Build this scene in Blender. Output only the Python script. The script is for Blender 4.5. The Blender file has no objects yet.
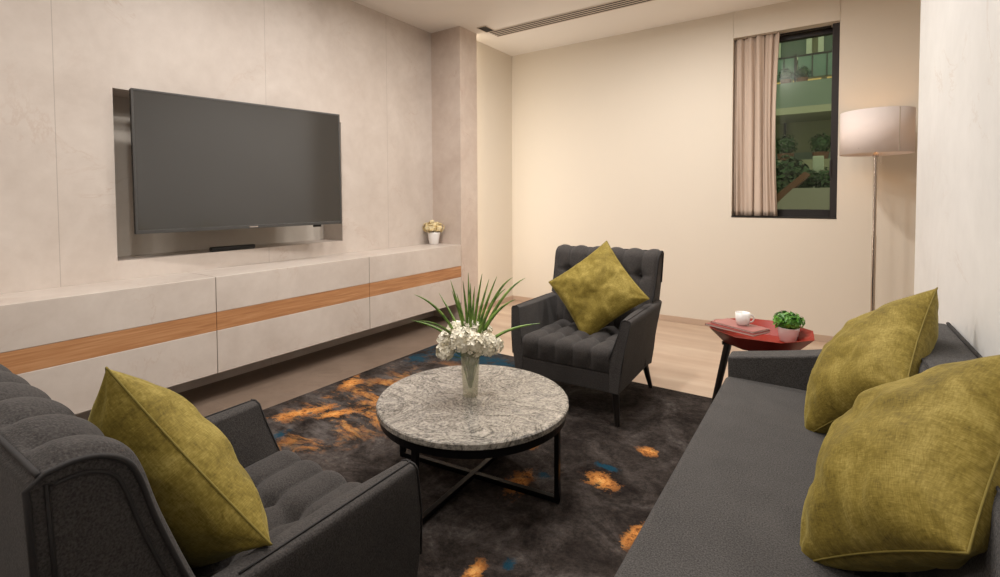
import bpy, bmesh, math, random
from mathutils import Vector, Matrix, noise
random.seed(7)
sc = bpy.context.scene
COL = sc.collection
PI = math.pi
R = math.radians

# ------------------------------------------------------------------ materials
def mat(name):
    m = bpy.data.materials.new(name); m.use_nodes = True
    nt = m.node_tree
    b = nt.nodes['Principled BSDF']
    return m, nt, b
def simple(name, col, rough=.5, metal=0, **kw):
    m, nt, b = mat(name)
    b.inputs['Base Color'].default_value = (*col, 1)
    b.inputs['Roughness'].default_value = rough
    b.inputs['Metallic'].default_value = metal
    for k, v in kw.items():
        b.inputs[k.replace('_', ' ')].default_value = v
    return m
def N(nt, t, **kw):
    n = nt.nodes.new(t)
    for k, v in kw.items():
        if hasattr(n, k): setattr(n, k, v)
        else: n.inputs[k].default_value = v
    return n
def L(nt, a, b): nt.links.new(a, b)
def coords(nt, scale=(1, 1, 1), rot=(0, 0, 0), loc=(0, 0, 0)):
    tc = N(nt, 'ShaderNodeTexCoord'); mp = N(nt, 'ShaderNodeMapping')
    mp.inputs['Scale'].default_value = scale; mp.inputs['Rotation'].default_value = rot; mp.inputs['Location'].default_value = loc
    L(nt, tc.outputs['Object'], mp.inputs['Vector']); return mp.outputs['Vector']
def noisen(nt, vec, scale, detail=4, rough=.5, dist=0):
    n = N(nt, 'ShaderNodeTexNoise'); n.inputs['Scale'].default_value = scale; n.inputs['Detail'].default_value = detail
    n.inputs['Roughness'].default_value = rough; n.inputs['Distortion'].default_value = dist
    L(nt, vec, n.inputs['Vector']); return n.outputs['Fac']
def ramp(nt, fac, stops):
    r = N(nt, 'ShaderNodeValToRGB'); L(nt, fac, r.inputs['Fac'])
    e = r.color_ramp.elements
    while len(e) < len(stops): e.new(.5)
    for i, (p, c) in enumerate(stops):
        e[i].position = p; e[i].color = (*c, 1) if len(c) == 3 else c
    return r.outputs['Color']
def mixc(nt, fac, a, b, mode='MIX'):
    m = N(nt, 'ShaderNodeMix'); m.data_type = 'RGBA'; m.blend_type = mode
    for s, v in ((0, fac), (6, a), (7, b)):
        if isinstance(v, (int, float)): m.inputs[s].default_value = v
        elif isinstance(v, tuple): m.inputs[s].default_value = (*v, 1)
        else: L(nt, v, m.inputs[s])
    return m.outputs[2]
def mathn(nt, op, a, b=0.0, c=None):
    m = N(nt, 'ShaderNodeMath'); m.operation = op
    for i, v in enumerate((a, b, c)):
        if v is None: continue
        if isinstance(v, (int, float)): m.inputs[i].default_value = v
        else: L(nt, v, m.inputs[i])
    return m.outputs[0]
def bump(nt, b, h, strength=.3, dist=.01):
    n = N(nt, 'ShaderNodeBump'); n.inputs['Strength'].default_value = strength; n.inputs['Distance'].default_value = dist
    L(nt, h, n.inputs['Height']); L(nt, n.outputs['Normal'], b.inputs['Normal'])

def marble(name, c0, c1, vein, rough=.45, axis='y', joint=1.2, off=.28, sc_=1.0):
    m, nt, b = mat(name)
    v = coords(nt)
    n1 = noisen(nt, v, 2.2 * sc_, 6, .6, .6); n2 = noisen(nt, v, 14 * sc_, 5, .6)
    col = ramp(nt, n1, [(.3, c0), (.7, c1)])
    col = mixc(nt, .25, col, ramp(nt, n2, [(.35, c0), (.65, c1)]))
    n3 = noisen(nt, v, 1.6 * sc_, 8, .65, 1.6)
    d = mathn(nt, 'ABSOLUTE', mathn(nt, 'SUBTRACT', n3, .5))
    vm = ramp(nt, d, [(0, (1, 1, 1)), (.018, (0, 0, 0))])
    n4 = noisen(nt, v, 3, 2)
    vm2 = mathn(nt, 'MULTIPLY', vm, mathn(nt, 'MULTIPLY', ramp(nt, n4, [(.5, (0, 0, 0)), (.75, (1, 1, 1))]), .55))
    col = mixc(nt, vm2, col, vein)
    if joint:
        sx = N(nt, 'ShaderNodeSeparateXYZ'); L(nt, v, sx.inputs[0])
        p = mathn(nt, 'PINGPONG', mathn(nt, 'SUBTRACT', sx.outputs[{'x': 0, 'y': 1}[axis]], off), joint / 2)
        j = mathn(nt, 'LESS_THAN', p, .0018)
        col = mixc(nt, mathn(nt, 'MULTIPLY', j, .35), col, (.12, .09, .07))
    L(nt, col, b.inputs['Base Color']); b.inputs['Roughness'].default_value = rough
    bump(nt, b, n2, .04, .01)
    return m

M = {}
M['marble'] = marble('beige_marble', (.52, .452, .40), (.64, .575, .52), (.46, .34, .27))
M['marble_pier'] = marble('pink_beige_marble', (.52, .42, .36), (.66, .57, .50), (.45, .30, .24), joint=0)
M['marble_right'] = marble('pale_grey_marble', (.64, .64, .63), (.75, .75, .74), (.50, .42, .36), joint=0, sc_=.8)
M['niche'] = marble('niche_marble', (.55, .50, .44), (.64, .59, .53), (.4, .3, .25), joint=0, rough=.7)
# beige marble floor tiles
m, nt, b = mat('floor_tiles'); v = coords(nt)
vs = coords(nt, (.5, 5.0, 1), (0, 0, .02))
n1 = noisen(nt, vs, 1.3, 5, .55, .3); n2 = noisen(nt, v, 9, 4)
col = ramp(nt, n1, [(.28, (.38, .26, .185)), (.5, (.47, .345, .255)), (.72, (.57, .46, .355))])
col = mixc(nt, .2, col, ramp(nt, n2, [(.3, (.5, .36, .25)), (.7, (.64, .5, .37))]))
L(nt, col, b.inputs['Base Color']); b.inputs['Roughness'].default_value = .28
M['floor'] = m
M['skirting'] = simple('skirting_marble', (.52, .385, .29), .4)
def paint(name, c, r=.75):
    m, nt, b = mat(name); v = coords(nt)
    n = noisen(nt, v, 60, 3); b.inputs['Base Color'].default_value = (*c, 1); b.inputs['Roughness'].default_value = r
    bump(nt, b, n, .03, .003); return m
M['far'] = paint('cream_paint', (.71, .645, .55))
M['ceil'] = paint('ceiling_paint', (.82, .785, .74))
M['near'] = paint('back_wall_paint', (.30, .26, .22))
M['black'] = simple('black_metal', (.006, .006, .007), .38, .6)
M['frame'] = simple('dark_bronze_frame', (.016, .012, .011), .45)
M['plastic'] = simple('black_plastic', (.006, .006, .006), .35)
M['bezel'] = simple('grey_bezel', (.085, .083, .080), .35, .4)
M['screen'] = simple('screen_glass', (.040, .038, .035), .12)
M['screen'].node_tree.nodes['Principled BSDF'].inputs['Specular IOR Level'].default_value = .9
M['legwood'] = simple('black_stained_wood', (.008, .006, .005), .35)
M['chrome'] = simple('chrome', (.62, .55, .50), .18, 1)
M['white_ceramic'] = simple('white_ceramic', (.82, .80, .78), .2)
M['white_plastic'] = simple('off_white', (.7, .66, .6), .4)
M['soil'] = simple('soil', (.03, .02, .012), .9)
M['redtray'] = simple('red_lacquer', (.26, .018, .008), .42)
M['redtray'].node_tree.nodes['Principled BSDF'].inputs['Specular IOR Level'].default_value = .3
M['vent_slot'] = simple('vent_dark', (.012, .009, .008), .6)
M['vent_white'] = simple('vent_frame', (.62, .54, .46), .5)

# fabric
def fabric(name, c0, c1, scale=1.0, sheen=.25, bs=.45):
    m, nt, b = mat(name); v = coords(nt)
    w1 = N(nt, 'ShaderNodeTexVoronoi'); w1.inputs['Scale'].default_value = 330 * scale; L(nt, v, w1.inputs['Vector'])
    n2 = noisen(nt, v, 300 * scale, 2, .6); n3 = noisen(nt, v, 7, 4, .6)
    f = mathn(nt, 'ADD', mathn(nt, 'MULTIPLY', n2, .82), mathn(nt, 'MULTIPLY', n3, .18))
    L(nt, ramp(nt, f, [(.36, c0), (.64, c1)]), b.inputs['Base Color'])
    b.inputs['Roughness'].default_value = .9
    b.inputs['Sheen Weight'].default_value = sheen; b.inputs['Sheen Roughness'].default_value = .5
    b.inputs['Specular IOR Level'].default_value = .2
    bump(nt, b, mathn(nt, 'ADD', w1.outputs['Distance'], n2), bs, .0015)
    return m
M['charcoal'] = fabric('charcoal_wool', (.025, .0220, .0210), (.062, .056, .053), .9, .07)
M['charcoal_dark'] = fabric('charcoal_side', (.012, .010, .009), (.024, .020, .019), 1, .05)
M['sofa'] = fabric('grey_sofa_weave', (.032, .030, .029), (.092, .087, .084), .9, .06)
M['piping'] = simple('dark_piping', (.016, .014, .014), .8)
def velvet(name, dark, mid, light):
    m, nt, b = mat(name); v = coords(nt)
    n1 = noisen(nt, v, 9, 6, .65, .8); n2 = noisen(nt, coords(nt, (1, 1, 1)), 130, 4, .6)
    n4 = noisen(nt, coords(nt, (60, 500, 60)), 1, 2); n5 = noisen(nt, coords(nt, (500, 60, 60)), 1, 2)
    f = mathn(nt, 'ADD', mathn(nt, 'MULTIPLY', n1, .45), mathn(nt, 'MULTIPLY', n2, .15))
    f = mathn(nt, 'ADD', f, mathn(nt, 'MULTIPLY', mathn(nt, 'ADD', n4, n5), .2))
    L(nt, ramp(nt, f, [(.36, dark), (.5, mid), (.66, light)]), b.inputs['Base Color'])
    b.inputs['Roughness'].default_value = .75; b.inputs['Sheen Weight'].default_value = .22
    b.inputs['Sheen Roughness'].default_value = .35; b.inputs['Sheen Tint'].default_value = (.9, .85, .4, 1)
    b.inputs['Specular IOR Level'].default_value = .25
    n3 = noisen(nt, v, 22, 4, .6, 1.0)
    bump(nt, b, mathn(nt, 'ADD', n3, mathn(nt, 'MULTIPLY', n2, .25)), .35, .006)
    return m
M['olive'] = velvet('olive_velvet', (.085, .060, .008), (.205, .152, .024), (.375, .295, .080))
M['olive_seam'] = simple('olive_seam', (.18, .138, .022), .85)

# oak
m, nt, b = mat('oak'); v = coords(nt, (9, .55, 9))
n1 = noisen(nt, v, 3.2, 6, .6, .9); n2 = noisen(nt, coords(nt, (120, 4, 120)), 1, 4)
n5 = noisen(nt, coords(nt, (30, 1.1, 30)), 1.6, 4, .6, 1.2)
f = mathn(nt, 'ADD', mathn(nt, 'MULTIPLY', n1, .35), mathn(nt, 'ADD', mathn(nt, 'MULTIPLY', n5, .4), mathn(nt, 'MULTIPLY', n2, .25)))
L(nt, ramp(nt, f, [(.32, (.28, .12, .05)), (.5, (.44, .21, .09)), (.66, (.58, .32, .16))]), b.inputs['Base Color'])
b.inputs['Roughness'].default_value = .42
M['oak'] = m

# granite table top
m, nt, b = mat('grey_granite'); v = coords(nt)
n0 = noisen(nt, coords(nt, (1, 1, 1), loc=(3, 1, 0)), 2.6, 3, .5, .4)
wp = N(nt, 'ShaderNodeTexNoise'); wp.inputs['Scale'].default_value = 2.4; wp.inputs['Detail'].default_value = 3; L(nt, v, wp.inputs['Vector'])
va = N(nt, 'ShaderNodeVectorMath'); va.operation = 'MULTIPLY_ADD'; L(nt, wp.outputs['Color'], va.inputs[0]); va.inputs[1].default_value = (1.1, 1.1, 1.1); L(nt, v, va.inputs[2])
w = N(nt, 'ShaderNodeTexWave'); w.inputs['Scale'].default_value = 13; w.inputs['Distortion'].default_value = 5; w.inputs['Detail'].default_value = 4
w.inputs['Detail Scale'].default_value = 2; w.inputs['Detail Roughness'].default_value = .65; L(nt, va.outputs[0], w.inputs['Vector'])
vsk = N(nt, 'ShaderNodeMapping'); vsk.inputs['Scale'].default_value = (1.2, 9, 1); L(nt, va.outputs[0], vsk.inputs['Vector'])
n1 = noisen(nt, v, 80, 6, .75); n2 = noisen(nt, vsk.outputs[0], 5, 7, .72, .3)
f = mathn(nt, 'ADD', mathn(nt, 'MULTIPLY', w.outputs['Fac'], .04), mathn(nt, 'ADD', mathn(nt, 'MULTIPLY', n1, .48), mathn(nt, 'MULTIPLY', n2, .48)))
col = ramp(nt, f, [(.38, (.045, .042, .038)), (.44, (.15, .138, .12)), (.51, (.28, .257, .225)), (.62, (.44, .41, .36))])
d = mathn(nt, 'ABSOLUTE', mathn(nt, 'SUBTRACT', noisen(nt, v, 3.1, 7, .7, 2.2), .5))
col = mixc(nt, mathn(nt, 'MULTIPLY', ramp(nt, d, [(0, (1, 1, 1)), (.022, (0, 0, 0))]), .6), col, (.07, .07, .075))
L(nt, col, b.inputs['Base Color']); b.inputs['Roughness'].default_value = .16
M['granite'] = m

# rug: dark pile with orange and teal patches
m, nt, b = mat('rug_pile'); v = coords(nt)
ns = noisen(nt, v, 4.5, 7, .68, .8); nf = noisen(nt, v, 220, 3)
nm = noisen(nt, coords(nt, (1, 2.2, 1), (0, 0, .5)), 3.2, 6, .7, .6)
base = ramp(nt, ns, [(.32, (.014, .0105, .0095)), (.47, (.032, .026, .023)), (.58, (.056, .047, .043)), (.72, (.10, .09, .085))])
base = mixc(nt, 1.0, base, ramp(nt, noisen(nt, v, 45, 5, .75), [(.35, (.55, .55, .55)), (.65, (1.35, 1.32, 1.3))]), 'MULTIPLY')
nd = noisen(nt, v, 22, 7, .8)
nd2 = noisen(nt, v, 5, 4, .6)
def blob(cx, cy, rx, ry, rot=0, wob=1.1):
    mp = N(nt, 'ShaderNodeMapping'); mp.vector_type = 'TEXTURE'
    mp.inputs['Location'].default_value = (cx, cy, 0); mp.inputs['Rotation'].default_value = (0, 0, rot); mp.inputs['Scale'].default_value = (rx, ry, 1000)
    L(nt, v, mp.inputs['Vector'])
    ln = N(nt, 'ShaderNodeVectorMath'); ln.operation = 'LENGTH'; L(nt, mp.outputs[0], ln.inputs[0])
    d = mathn(nt, 'ADD', ln.outputs['Value'], mathn(nt, 'MULTIPLY', mathn(nt, 'SUBTRACT', mathn(nt, 'ADD', mathn(nt, 'MULTIPLY', nd, 1.7), mathn(nt, 'MULTIPLY', nd2, .8)), 1.25), 2.2 * wob))
    return ramp(nt, d, [(.45, (1, 1, 1)), (1.15, (0, 0, 0))])
def bmax(lst):
    o = lst[0]
    for q in lst[1:]: o = mathn(nt, 'MAXIMUM', o, q)
    return o
RUG_O = [(-1.09, 1.80, .05, .11, .2), (-.79, 2.0, .085, .06, -.3), (-.70, 2.36, .055, .045, 0), (-.57, 1.74, .03, .10, -.2),
         (-.95, 1.27, .035, .08, .2), (-1.21, 2.10, .04, .04, 0), (-2.62, 2.14, .07, .14, .4), (-2.48, 1.70, .07, .18, -.5), (-2.32, 1.78, .06, .18, -.6)]
RUG_T = [(-2.25, 3.02, .45, .15, .1), (-.82, 2.12, .06, .025, 0), (-1.03, 1.90, .035, .03, 0), (-1.6, 3.08, .25, .06, 0), (-.87, 1.36, .02, .03, 0), (-2.6, 2.75, .12, .12, 0), (-2.35, 1.45, .04, .08, 0)]
om = bmax([blob(*q) for q in RUG_O]); tm = bmax([blob(*q) for q in RUG_T])
streak = mathn(nt, 'MULTIPLY', ramp(nt, nm, [(.50, (0, 0, 0)), (.60, (1, 1, 1))]), blob(-2.25, 2.0, .42, .95, .0, .5))
light = mathn(nt, 'MULTIPLY', ramp(nt, noisen(nt, coords(nt, (1, 2.6, 1), (0, 0, .4)), 5, 6, .7), [(.48, (0, 0, 0)), (.66, (1, 1, 1))]), blob(-2.3, 1.9, .5, 1.2, 0, .4))
col = mixc(nt, mathn(nt, 'MULTIPLY', light, .7), base, (.13, .115, .11))
col = mixc(nt, mathn(nt, 'MULTIPLY', tm, .85), col, (.006, .045, .075))
orange = ramp(nt, nd, [(.38, (.16, .06, .02)), (.5, (.60, .24, .06)), (.62, (.90, .50, .16))])
col = mixc(nt, mathn(nt, 'MULTIPLY', bmax([om, mathn(nt, 'MULTIPLY', streak, .62)]), .92), col, orange)
L(nt, col, b.inputs['Base Color']); b.inputs['Roughness'].default_value = 1
b.inputs['Specular IOR Level'].default_value = .1; b.inputs['Sheen Weight'].default_value = 0
bump(nt, b, nf, .5, .006)
M['rug'] = m

# curtain cloth: diffuse + translucent
def cloth(name, c, tr=.3, weave=300):
    m, nt, b = mat(name); b.inputs['Base Color'].default_value = (*c, 1); b.inputs['Roughness'].default_value = .9
    t = N(nt, 'ShaderNodeBsdfTranslucent'); t.inputs['Color'].default_value = (*c, 1)
    mx = N(nt, 'ShaderNodeMixShader'); mx.inputs[0].default_value = tr
    L(nt, b.outputs[0], mx.inputs[1]); L(nt, t.outputs[0], mx.inputs[2]); L(nt, mx.outputs[0], nt.nodes['Material Output'].inputs['Surface'])
    bump(nt, b, noisen(nt, coords(nt), weave, 2), .15, .002)
    return m
M['curtain'] = cloth('dusty_pink_curtain', (.62, .50, .41), .08)
M['shade'] = cloth('lamp_shade_linen', (.86, .79, .76), .22)
# glass
def glass(name, tint, refl=.08, rough=0.02):
    m, nt, b = mat(name); nt.nodes.remove(b)
    t = N(nt, 'ShaderNodeBsdfTransparent'); t.inputs[0].default_value = (*tint, 1)
    g = N(nt, 'ShaderNodeBsdfGlossy'); g.inputs['Roughness'].default_value = rough
    fr = N(nt, 'ShaderNodeFresnel'); fr.inputs['IOR'].default_value = 1.45
    mx = N(nt, 'ShaderNodeMixShader'); L(nt, mathn(nt, 'ADD', fr.outputs[0], refl), mx.inputs[0])
    L(nt, t.outputs[0], mx.inputs[1]); L(nt, g.outputs[0], mx.inputs[2]); L(nt, mx.outputs[0], nt.nodes['Material Output'].inputs['Surface'])
    return m
M['glass'] = glass('window_glass', (.74, .80, .70), .0, .18)
m, nt, b = mat('vase_glass'); b.inputs['Base Color'].default_value = (.74, .71, .63, 1); b.inputs['Roughness'].default_value = .15; b.inputs['Metallic'].default_value = .25
t = N(nt, 'ShaderNodeBsdfTransparent'); t.inputs[0].default_value = (.95, .95, .90, 1); mx = N(nt, 'ShaderNodeMixShader'); mx.inputs[0].default_value = .26
L(nt, t.outputs[0], mx.inputs[1]); L(nt, b.outputs[0], mx.inputs[2]); L(nt, mx.outputs[0], nt.nodes['Material Output'].inputs['Surface'])
M['vase'] = m
M['green_glass'] = simple('green_railing_glass', (.12, .20, .16), .2)
def leafm(name, a, c, rough=.45):
    m, nt, b = mat(name); n = noisen(nt, coords(nt), 30, 3)
    L(nt, ramp(nt, n, [(.35, a), (.65, c)]), b.inputs['Base Color']); b.inputs['Roughness'].default_value = rough
    return m
M['grass'] = leafm('grass_blade', (.05, .12, .015), (.20, .32, .06))
M['leaf'] = leafm('bright_leaf', (.03, .13, .012), (.12, .33, .03))
M['bush'] = leafm('dark_bush', (.012, .035, .012), (.05, .10, .03), .7)
M['petal'] = leafm('cream_petal', (.72, .66, .50), (.85, .82, .72), .6)
M['petal2'] = leafm('yellow_cream_petal', (.72, .55, .25), (.82, .74, .50), .6)
M['ext_wall'] = simple('outer_render', (.24, .23, .15), .8)
M['ext_slab'] = simple('outer_slab', (.36, .35, .25), .7)
M['ext_green'] = simple('outer_green_band', (.17, .21, .17), .5)
M['ext_frame'] = simple('outer_white_frame', (.45, .48, .38), .6)
M['ext_glass'] = simple('outer_dark_glass', (.06, .10, .07), .15)
M['brick'] = simple('planter_brick', (.16, .07, .04), .8)
M['gravel'] = simple('garden_paving', (.32, .30, .26), .9)
m = simple('warm_window_light', (.9, .6, .25), .5); bb = m.node_tree.nodes['Principled BSDF']
bb.inputs['Emission Color'].default_value = (1, .62, .22, 1); bb.inputs['Emission Strength'].default_value = .35; M['warm'] = m
m = simple('led_diffuser', (.9, .85, .75), .5); bb = m.node_tree.nodes['Principled BSDF']
bb.inputs['Emission Color'].default_value = (1, .86, .66, 1); bb.inputs['Emission Strength'].default_value = 6; M['led'] = m
M['magazine'] = simple('magazine_cover', (.22, .035, .03), .3)
M['magazine2'] = simple('magazine_cover_pale', (.34, .13, .12), .3)
M['paper'] = simple('paper', (.62, .56, .52), .8)

# ------------------------------------------------------------------ helpers
def obj(name, bm, m, parent=None, smooth=False, bevel=0, seg=3, subsurf=0, solid=0, angle=40):
    me = bpy.data.meshes.new(name)
    bmesh.ops.recalc_face_normals(bm, faces=bm.faces[:])
    bm.to_mesh(me); bm.free()
    for p in me.polygons: p.use_smooth = smooth or bevel > 0
    o = bpy.data.objects.new(name, me); COL.objects.link(o)
    if isinstance(m, (list, tuple)):
        for q in m: me.materials.append(q)
    else: me.materials.append(m)
    if parent is not None: o.parent = parent
    if solid:
        q = o.modifiers.new('solid', 'SOLIDIFY'); q.thickness = solid; q.offset = 0
    if bevel:
        q = o.modifiers.new('bevel', 'BEVEL'); q.width = bevel; q.segments = seg; q.limit_method = 'ANGLE'; q.angle_limit = R(angle)
        q.harden_normals = True
    if subsurf:
        q = o.modifiers.new('sub', 'SUBSURF'); q.levels = subsurf; q.render_levels = subsurf
    return o
def tag(o, label, cat, group=None, kind=None):
    o['label'] = label; o['category'] = cat
    if group: o['group'] = group
    if kind: o['kind'] = kind
    return o
def thing(name, label, cat, loc=(0, 0, 0), rz=0, group=None, kind=None):
    o = bpy.data.objects.new(name, None); COL.objects.link(o); o.location = loc; o.rotation_euler = (0, 0, rz)
    o.empty_display_size = .1
    return tag(o, label, cat, group, kind)
def struct(o):
    o['kind'] = 'structure'; return o
def BM(): return bmesh.new()
def box(bm, x0, x1, y0, y1, z0, z1, mi=0):
    vs = [bm.verts.new((x, y, z)) for x in (x0, x1) for y in (y0, y1) for z in (z0, z1)]
    for f in ((0, 1, 3, 2), (4, 6, 7, 5), (0, 4, 5, 1), (2, 3, 7, 6), (0, 2, 6, 4), (1, 5, 7, 3)):
        bm.faces.new([vs[i] for i in f]).material_index = mi
    return bm
def prism(bm, pts, axis, a, b):
    """pts 2-D polygon; axis the extrusion axis: 'y' -> pts are (x,z); 'x' -> (y,z); 'z' -> (x,y)"""
    def P(p, t):
        return {'y': (p[0], t, p[1]), 'x': (t, p[0], p[1]), 'z': (p[0], p[1], t)}[axis]
    A = [bm.verts.new(P(p, a)) for p in pts]; B = [bm.verts.new(P(p, b)) for p in pts]
    n = len(pts)
    bm.faces.new(A); bm.faces.new(B[::-1])
    for i in range(n): bm.faces.new((A[i], A[(i + 1) % n], B[(i + 1) % n], B[i]))
    return bm
def lathe(bm, prof, n=48, c=(0, 0), cap0=True, cap1=True):
    rings = []
    for r, z in prof:
        rings.append([bm.verts.new((c[0] + r * math.cos(2 * PI * i / n), c[1] + r * math.sin(2 * PI * i / n), z)) for i in range(n)])
    for a, b in zip(rings, rings[1:]):
        for i in range(n): bm.faces.new((a[i], a[(i + 1) % n], b[(i + 1) % n], b[i]))
    if cap0: bm.faces.new(rings[0])
    if cap1: bm.faces.new(rings[-1])
    return bm
def tube(bm, pts, rads, n=10, closed=False, flat=1.0):
    pts = [Vector(p) for p in pts]; k = len(pts)
    if isinstance(rads, (int, float)): rads = [rads] * k
    rings = []; up = None
    for i, p in enumerate(pts):
        if closed: t = (pts[(i + 1) % k] - pts[i - 1]).normalized()
        else: t = (pts[min(i + 1, k - 1)] - pts[max(i - 1, 0)]).normalized()
        if up is None:
            up = Vector((0, 0, 1)) if abs(t.z) < .9 else Vector((1, 0, 0))
        s = t.cross(up)
        if s.length < 1e-6: s = t.orthogonal()
        s.normalize(); up = s.cross(t).normalized()
        rings.append([bm.verts.new(p + (s * math.cos(2 * PI * j / n) + up * math.sin(2 * PI * j / n) * flat) * rads[i]) for j in range(n)])
    prs = list(zip(rings, rings[1:])) + ([(rings[-1], rings[0])] if closed else [])
    for a, b in prs:
        for j in range(n): bm.faces.new((a[j], a[(j + 1) % n], b[(j + 1) % n], b[j]))
    if not closed: bm.faces.new(rings[0]); bm.faces.new(rings[-1])
    return bm
def ico(bm, c, r, sub=2, sq=(1, 1, 1), jit=0):
    g = bmesh.ops.create_icosphere(bm, subdivisions=sub, radius=1)
    for v in g['verts']:
        k = 1 + (random.uniform(-jit, jit) if jit else 0)
        v.co = Vector((c[0] + v.co.x * r * sq[0] * k, c[1] + v.co.y * r * sq[1] * k, c[2] + v.co.z * r * sq[2] * k))
    return bm

# ------------------------------------------------------------------ room
H = 2.957; XL = -3.41; YF = 5.06; XS = -3.035; XR = .385
YB = -1.7
NY0, NY1, NZ0, NZ1, ND = 1.11, 2.72, .893, 1.897, .26
PY0, PY1 = 3.88, 4.165
XA = -3.165
bm = BM(); box(bm, -3.9, 1.9, YB - .2, YF + .35, -.12, 0); struct(obj('floor', bm, M['floor']))
bm = BM(); box(bm, -3.9, 1.9, YB - .2, YF + .35, H, H + .15); struct(obj('ceiling', bm, M['ceil']))
M['shade_strip'] = marble('shaded_marble_strip', (.15, .108, .08), (.225, .168, .13), (.10, .07, .05), joint=1.2)  # dark brown stands in for the shade at the foot of the ledge
bm = BM(); box(bm, XL, -2.722, YB, PY0, 0, .011); struct(obj('trim_3', bm, M['shade_strip']))  # added floor strip carrying that shade colour
bm = BM(); box(bm, -3.115, -3.075, PY1, PY1 + .012, .06, H - .01); lt = struct(obj('trim_4', bm, M['led']))
# television wall with its recess
bm = BM()
T = .5
box(bm, XL - T, XL, YB - .1, NY0, 0, H); box(bm, XL - T, XL, NY1, PY0 + .02, 0, H)
box(bm, XL - T, XL, NY0, NY1, 0, NZ0); box(bm, XL - T, XL, NY0, NY1, NZ1, H)
box(bm, XL - T, XL - ND, NY0, NY1, NZ0, NZ1)
M['marble_wall'] = marble('beige_marble_wall', (.52, .452, .40), (.64, .575, .52), (.46, .34, .27), off=.85)
struct(obj('wall_left', bm, M['marble_wall']))
bm = BM(); box(bm, XL - ND, XL - ND + .006, NY0 + .001, NY1 - .001, NZ0 + .001, NZ1 - .001)
struct(obj('trim_1', bm, M['niche']))
bm = BM(); box(bm, XL - T, XS, PY0, PY1, 0, H); struct(obj('wall_pier', bm, M['marble_pier']))
bm = BM(); box(bm, XL - T, XA, PY1, YF + .01, 0, H); struct(obj('wall_alcove', bm, M['far']))
# far wall with window opening
WX0, WX1, WZ0, WZ1 = -.744, .062, 1.062, 2.716
bm = BM(); D = .30
box(bm, -3.9, WX0, YF, YF + D, 0, H); box(bm, WX1, 1.9, YF, YF + D, 0, H)
box(bm, WX0, WX1, YF, YF + D, 0, WZ0); box(bm, WX0, WX1, YF + .01, YF + D, WZ1, H)
struct(obj('wall_far', bm, M['far']))
bm = BM(); box(bm, WX0 + .003, WX1 - .003, YF - .004, YF + .02, WZ1, H - .001); struct(obj('trim_2', bm, M['far']))
bm = BM(); box(bm, XA, 1.75, YF - .012, YF, 0, .058); struct(obj('baseboard_far', bm, M['skirting'], bevel=.002, seg=1))
bm = BM(); box(bm, XA, XA + .012, PY1, YF, 0, .058); struct(obj('baseboard_left', bm, M['skirting'], bevel=.002, seg=1))
# right marble wall with a rounded end
r = .16; ye = 3.57
pts = [(XR, YB - .1)] + [(XR + r - r * math.cos(a), ye - r + r * math.sin(a)) for a in [PI / 2 * i / 10 for i in range(11)]] + [(1.9, ye), (1.9, YB - .1)]
bm = BM(); prism(bm, pts, 'z', 0, H); struct(obj('wall_right', bm, M['marble_right'], smooth=False, bevel=.0001, seg=1, angle=60))
bm = BM(); box(bm, 1.75, 1.9, ye, YF + .1, 0, H); struct(obj('wall_recess', bm, M['far']))
bm = BM(); box(bm, -3.9, 1.9, YB - .2, YB, 0, H); struct(obj('wall_near', bm, M['near']))

# marble ledge under the television, with oak strip and lower panels
led = thing('marble_ledge', 'long beige marble ledge with oak strip running under the television', 'ledge')
ys = [YB, -.92, .28, 1.48, 2.68, PY0]
for a, c in zip(ys, ys[1:]):
    bm = BM(); box(bm, XL + .002, XS, a + .001, c - .002, .568, .782); obj('ledge_slab', bm, M['marble'], led, bevel=.003, seg=2)
    bm = BM(); box(bm, XL + .02, XS - .001, a + .0012, c - .0012, .456, .567); obj('oak_strip', bm, M['oak'], led, bevel=.0015, seg=1)['label'] = 'orange oak strip'
    bm = BM(); box(bm, XL + .002, XS, a + .001, c - .002, .195, .4555); obj('lower_panel', bm, M['marble'], led, bevel=.003, seg=2)

# television on a swivel bracket
A_ = Vector((-3.355, 1.178)); B_ = Vector((-3.165, 2.50))
tv = thing('television', 'large black flat television angled out of the wall niche', 'television')
def place_tv():
    c = (A_ + B_) / 2; d = (B_ - A_); w = d.length; tv.location = (c.x, c.y, 1.477)
    tv.rotation_euler = (0, R(-.35), math.atan2(d.y, d.x))
    return w
w = place_tv(); hw = w / 2; hh = .425
# local: x along width, -y towards the room
tv_z = 0
bm = BM(); box(bm, -hw, hw, -.02, .018, -hh, hh); obj('housing', bm, M['plastic'], tv, bevel=.004)
bm = BM()
for (x0, x1, z0, z1) in ((-hw, hw, hh - .012, hh), (-hw, hw, -hh, -hh + .022), (-hw, -hw + .012, -hh + .022, hh - .012), (hw - .012, hw, -hh + .022, hh - .012)):
    box(bm, x0, x1, -.026, -.0195, z0, z1)
obj('bezel', bm, M['bezel'], tv, bevel=.0015, seg=2)
bm = BM(); box(bm, -hw + .012, hw - .012, -.023, -.0195, -hh + .022, hh - .012); obj('screen', bm, M['screen'], tv)
bm = BM(); box(bm, -.028, .028, -.0275, -.026, -hh + .007, -hh + .014); obj('badge', bm, M['chrome'], tv)
bm = BM(); box(bm, -.30, .30, .018, .05, -.25, .15); obj('rear_case', bm, M['plastic'], tv, bevel=.008)
bm = BM(); box(bm, -.05, .05, .05, .37, -.08, .04); obj('wall_bracket', bm, M['black'], tv, bevel=.003)
bm = BM(); box(bm, .44, .50, -.018, .0, -hh - .016, -hh); obj('sensor', bm, M['plastic'], tv, bevel=.003)

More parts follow.
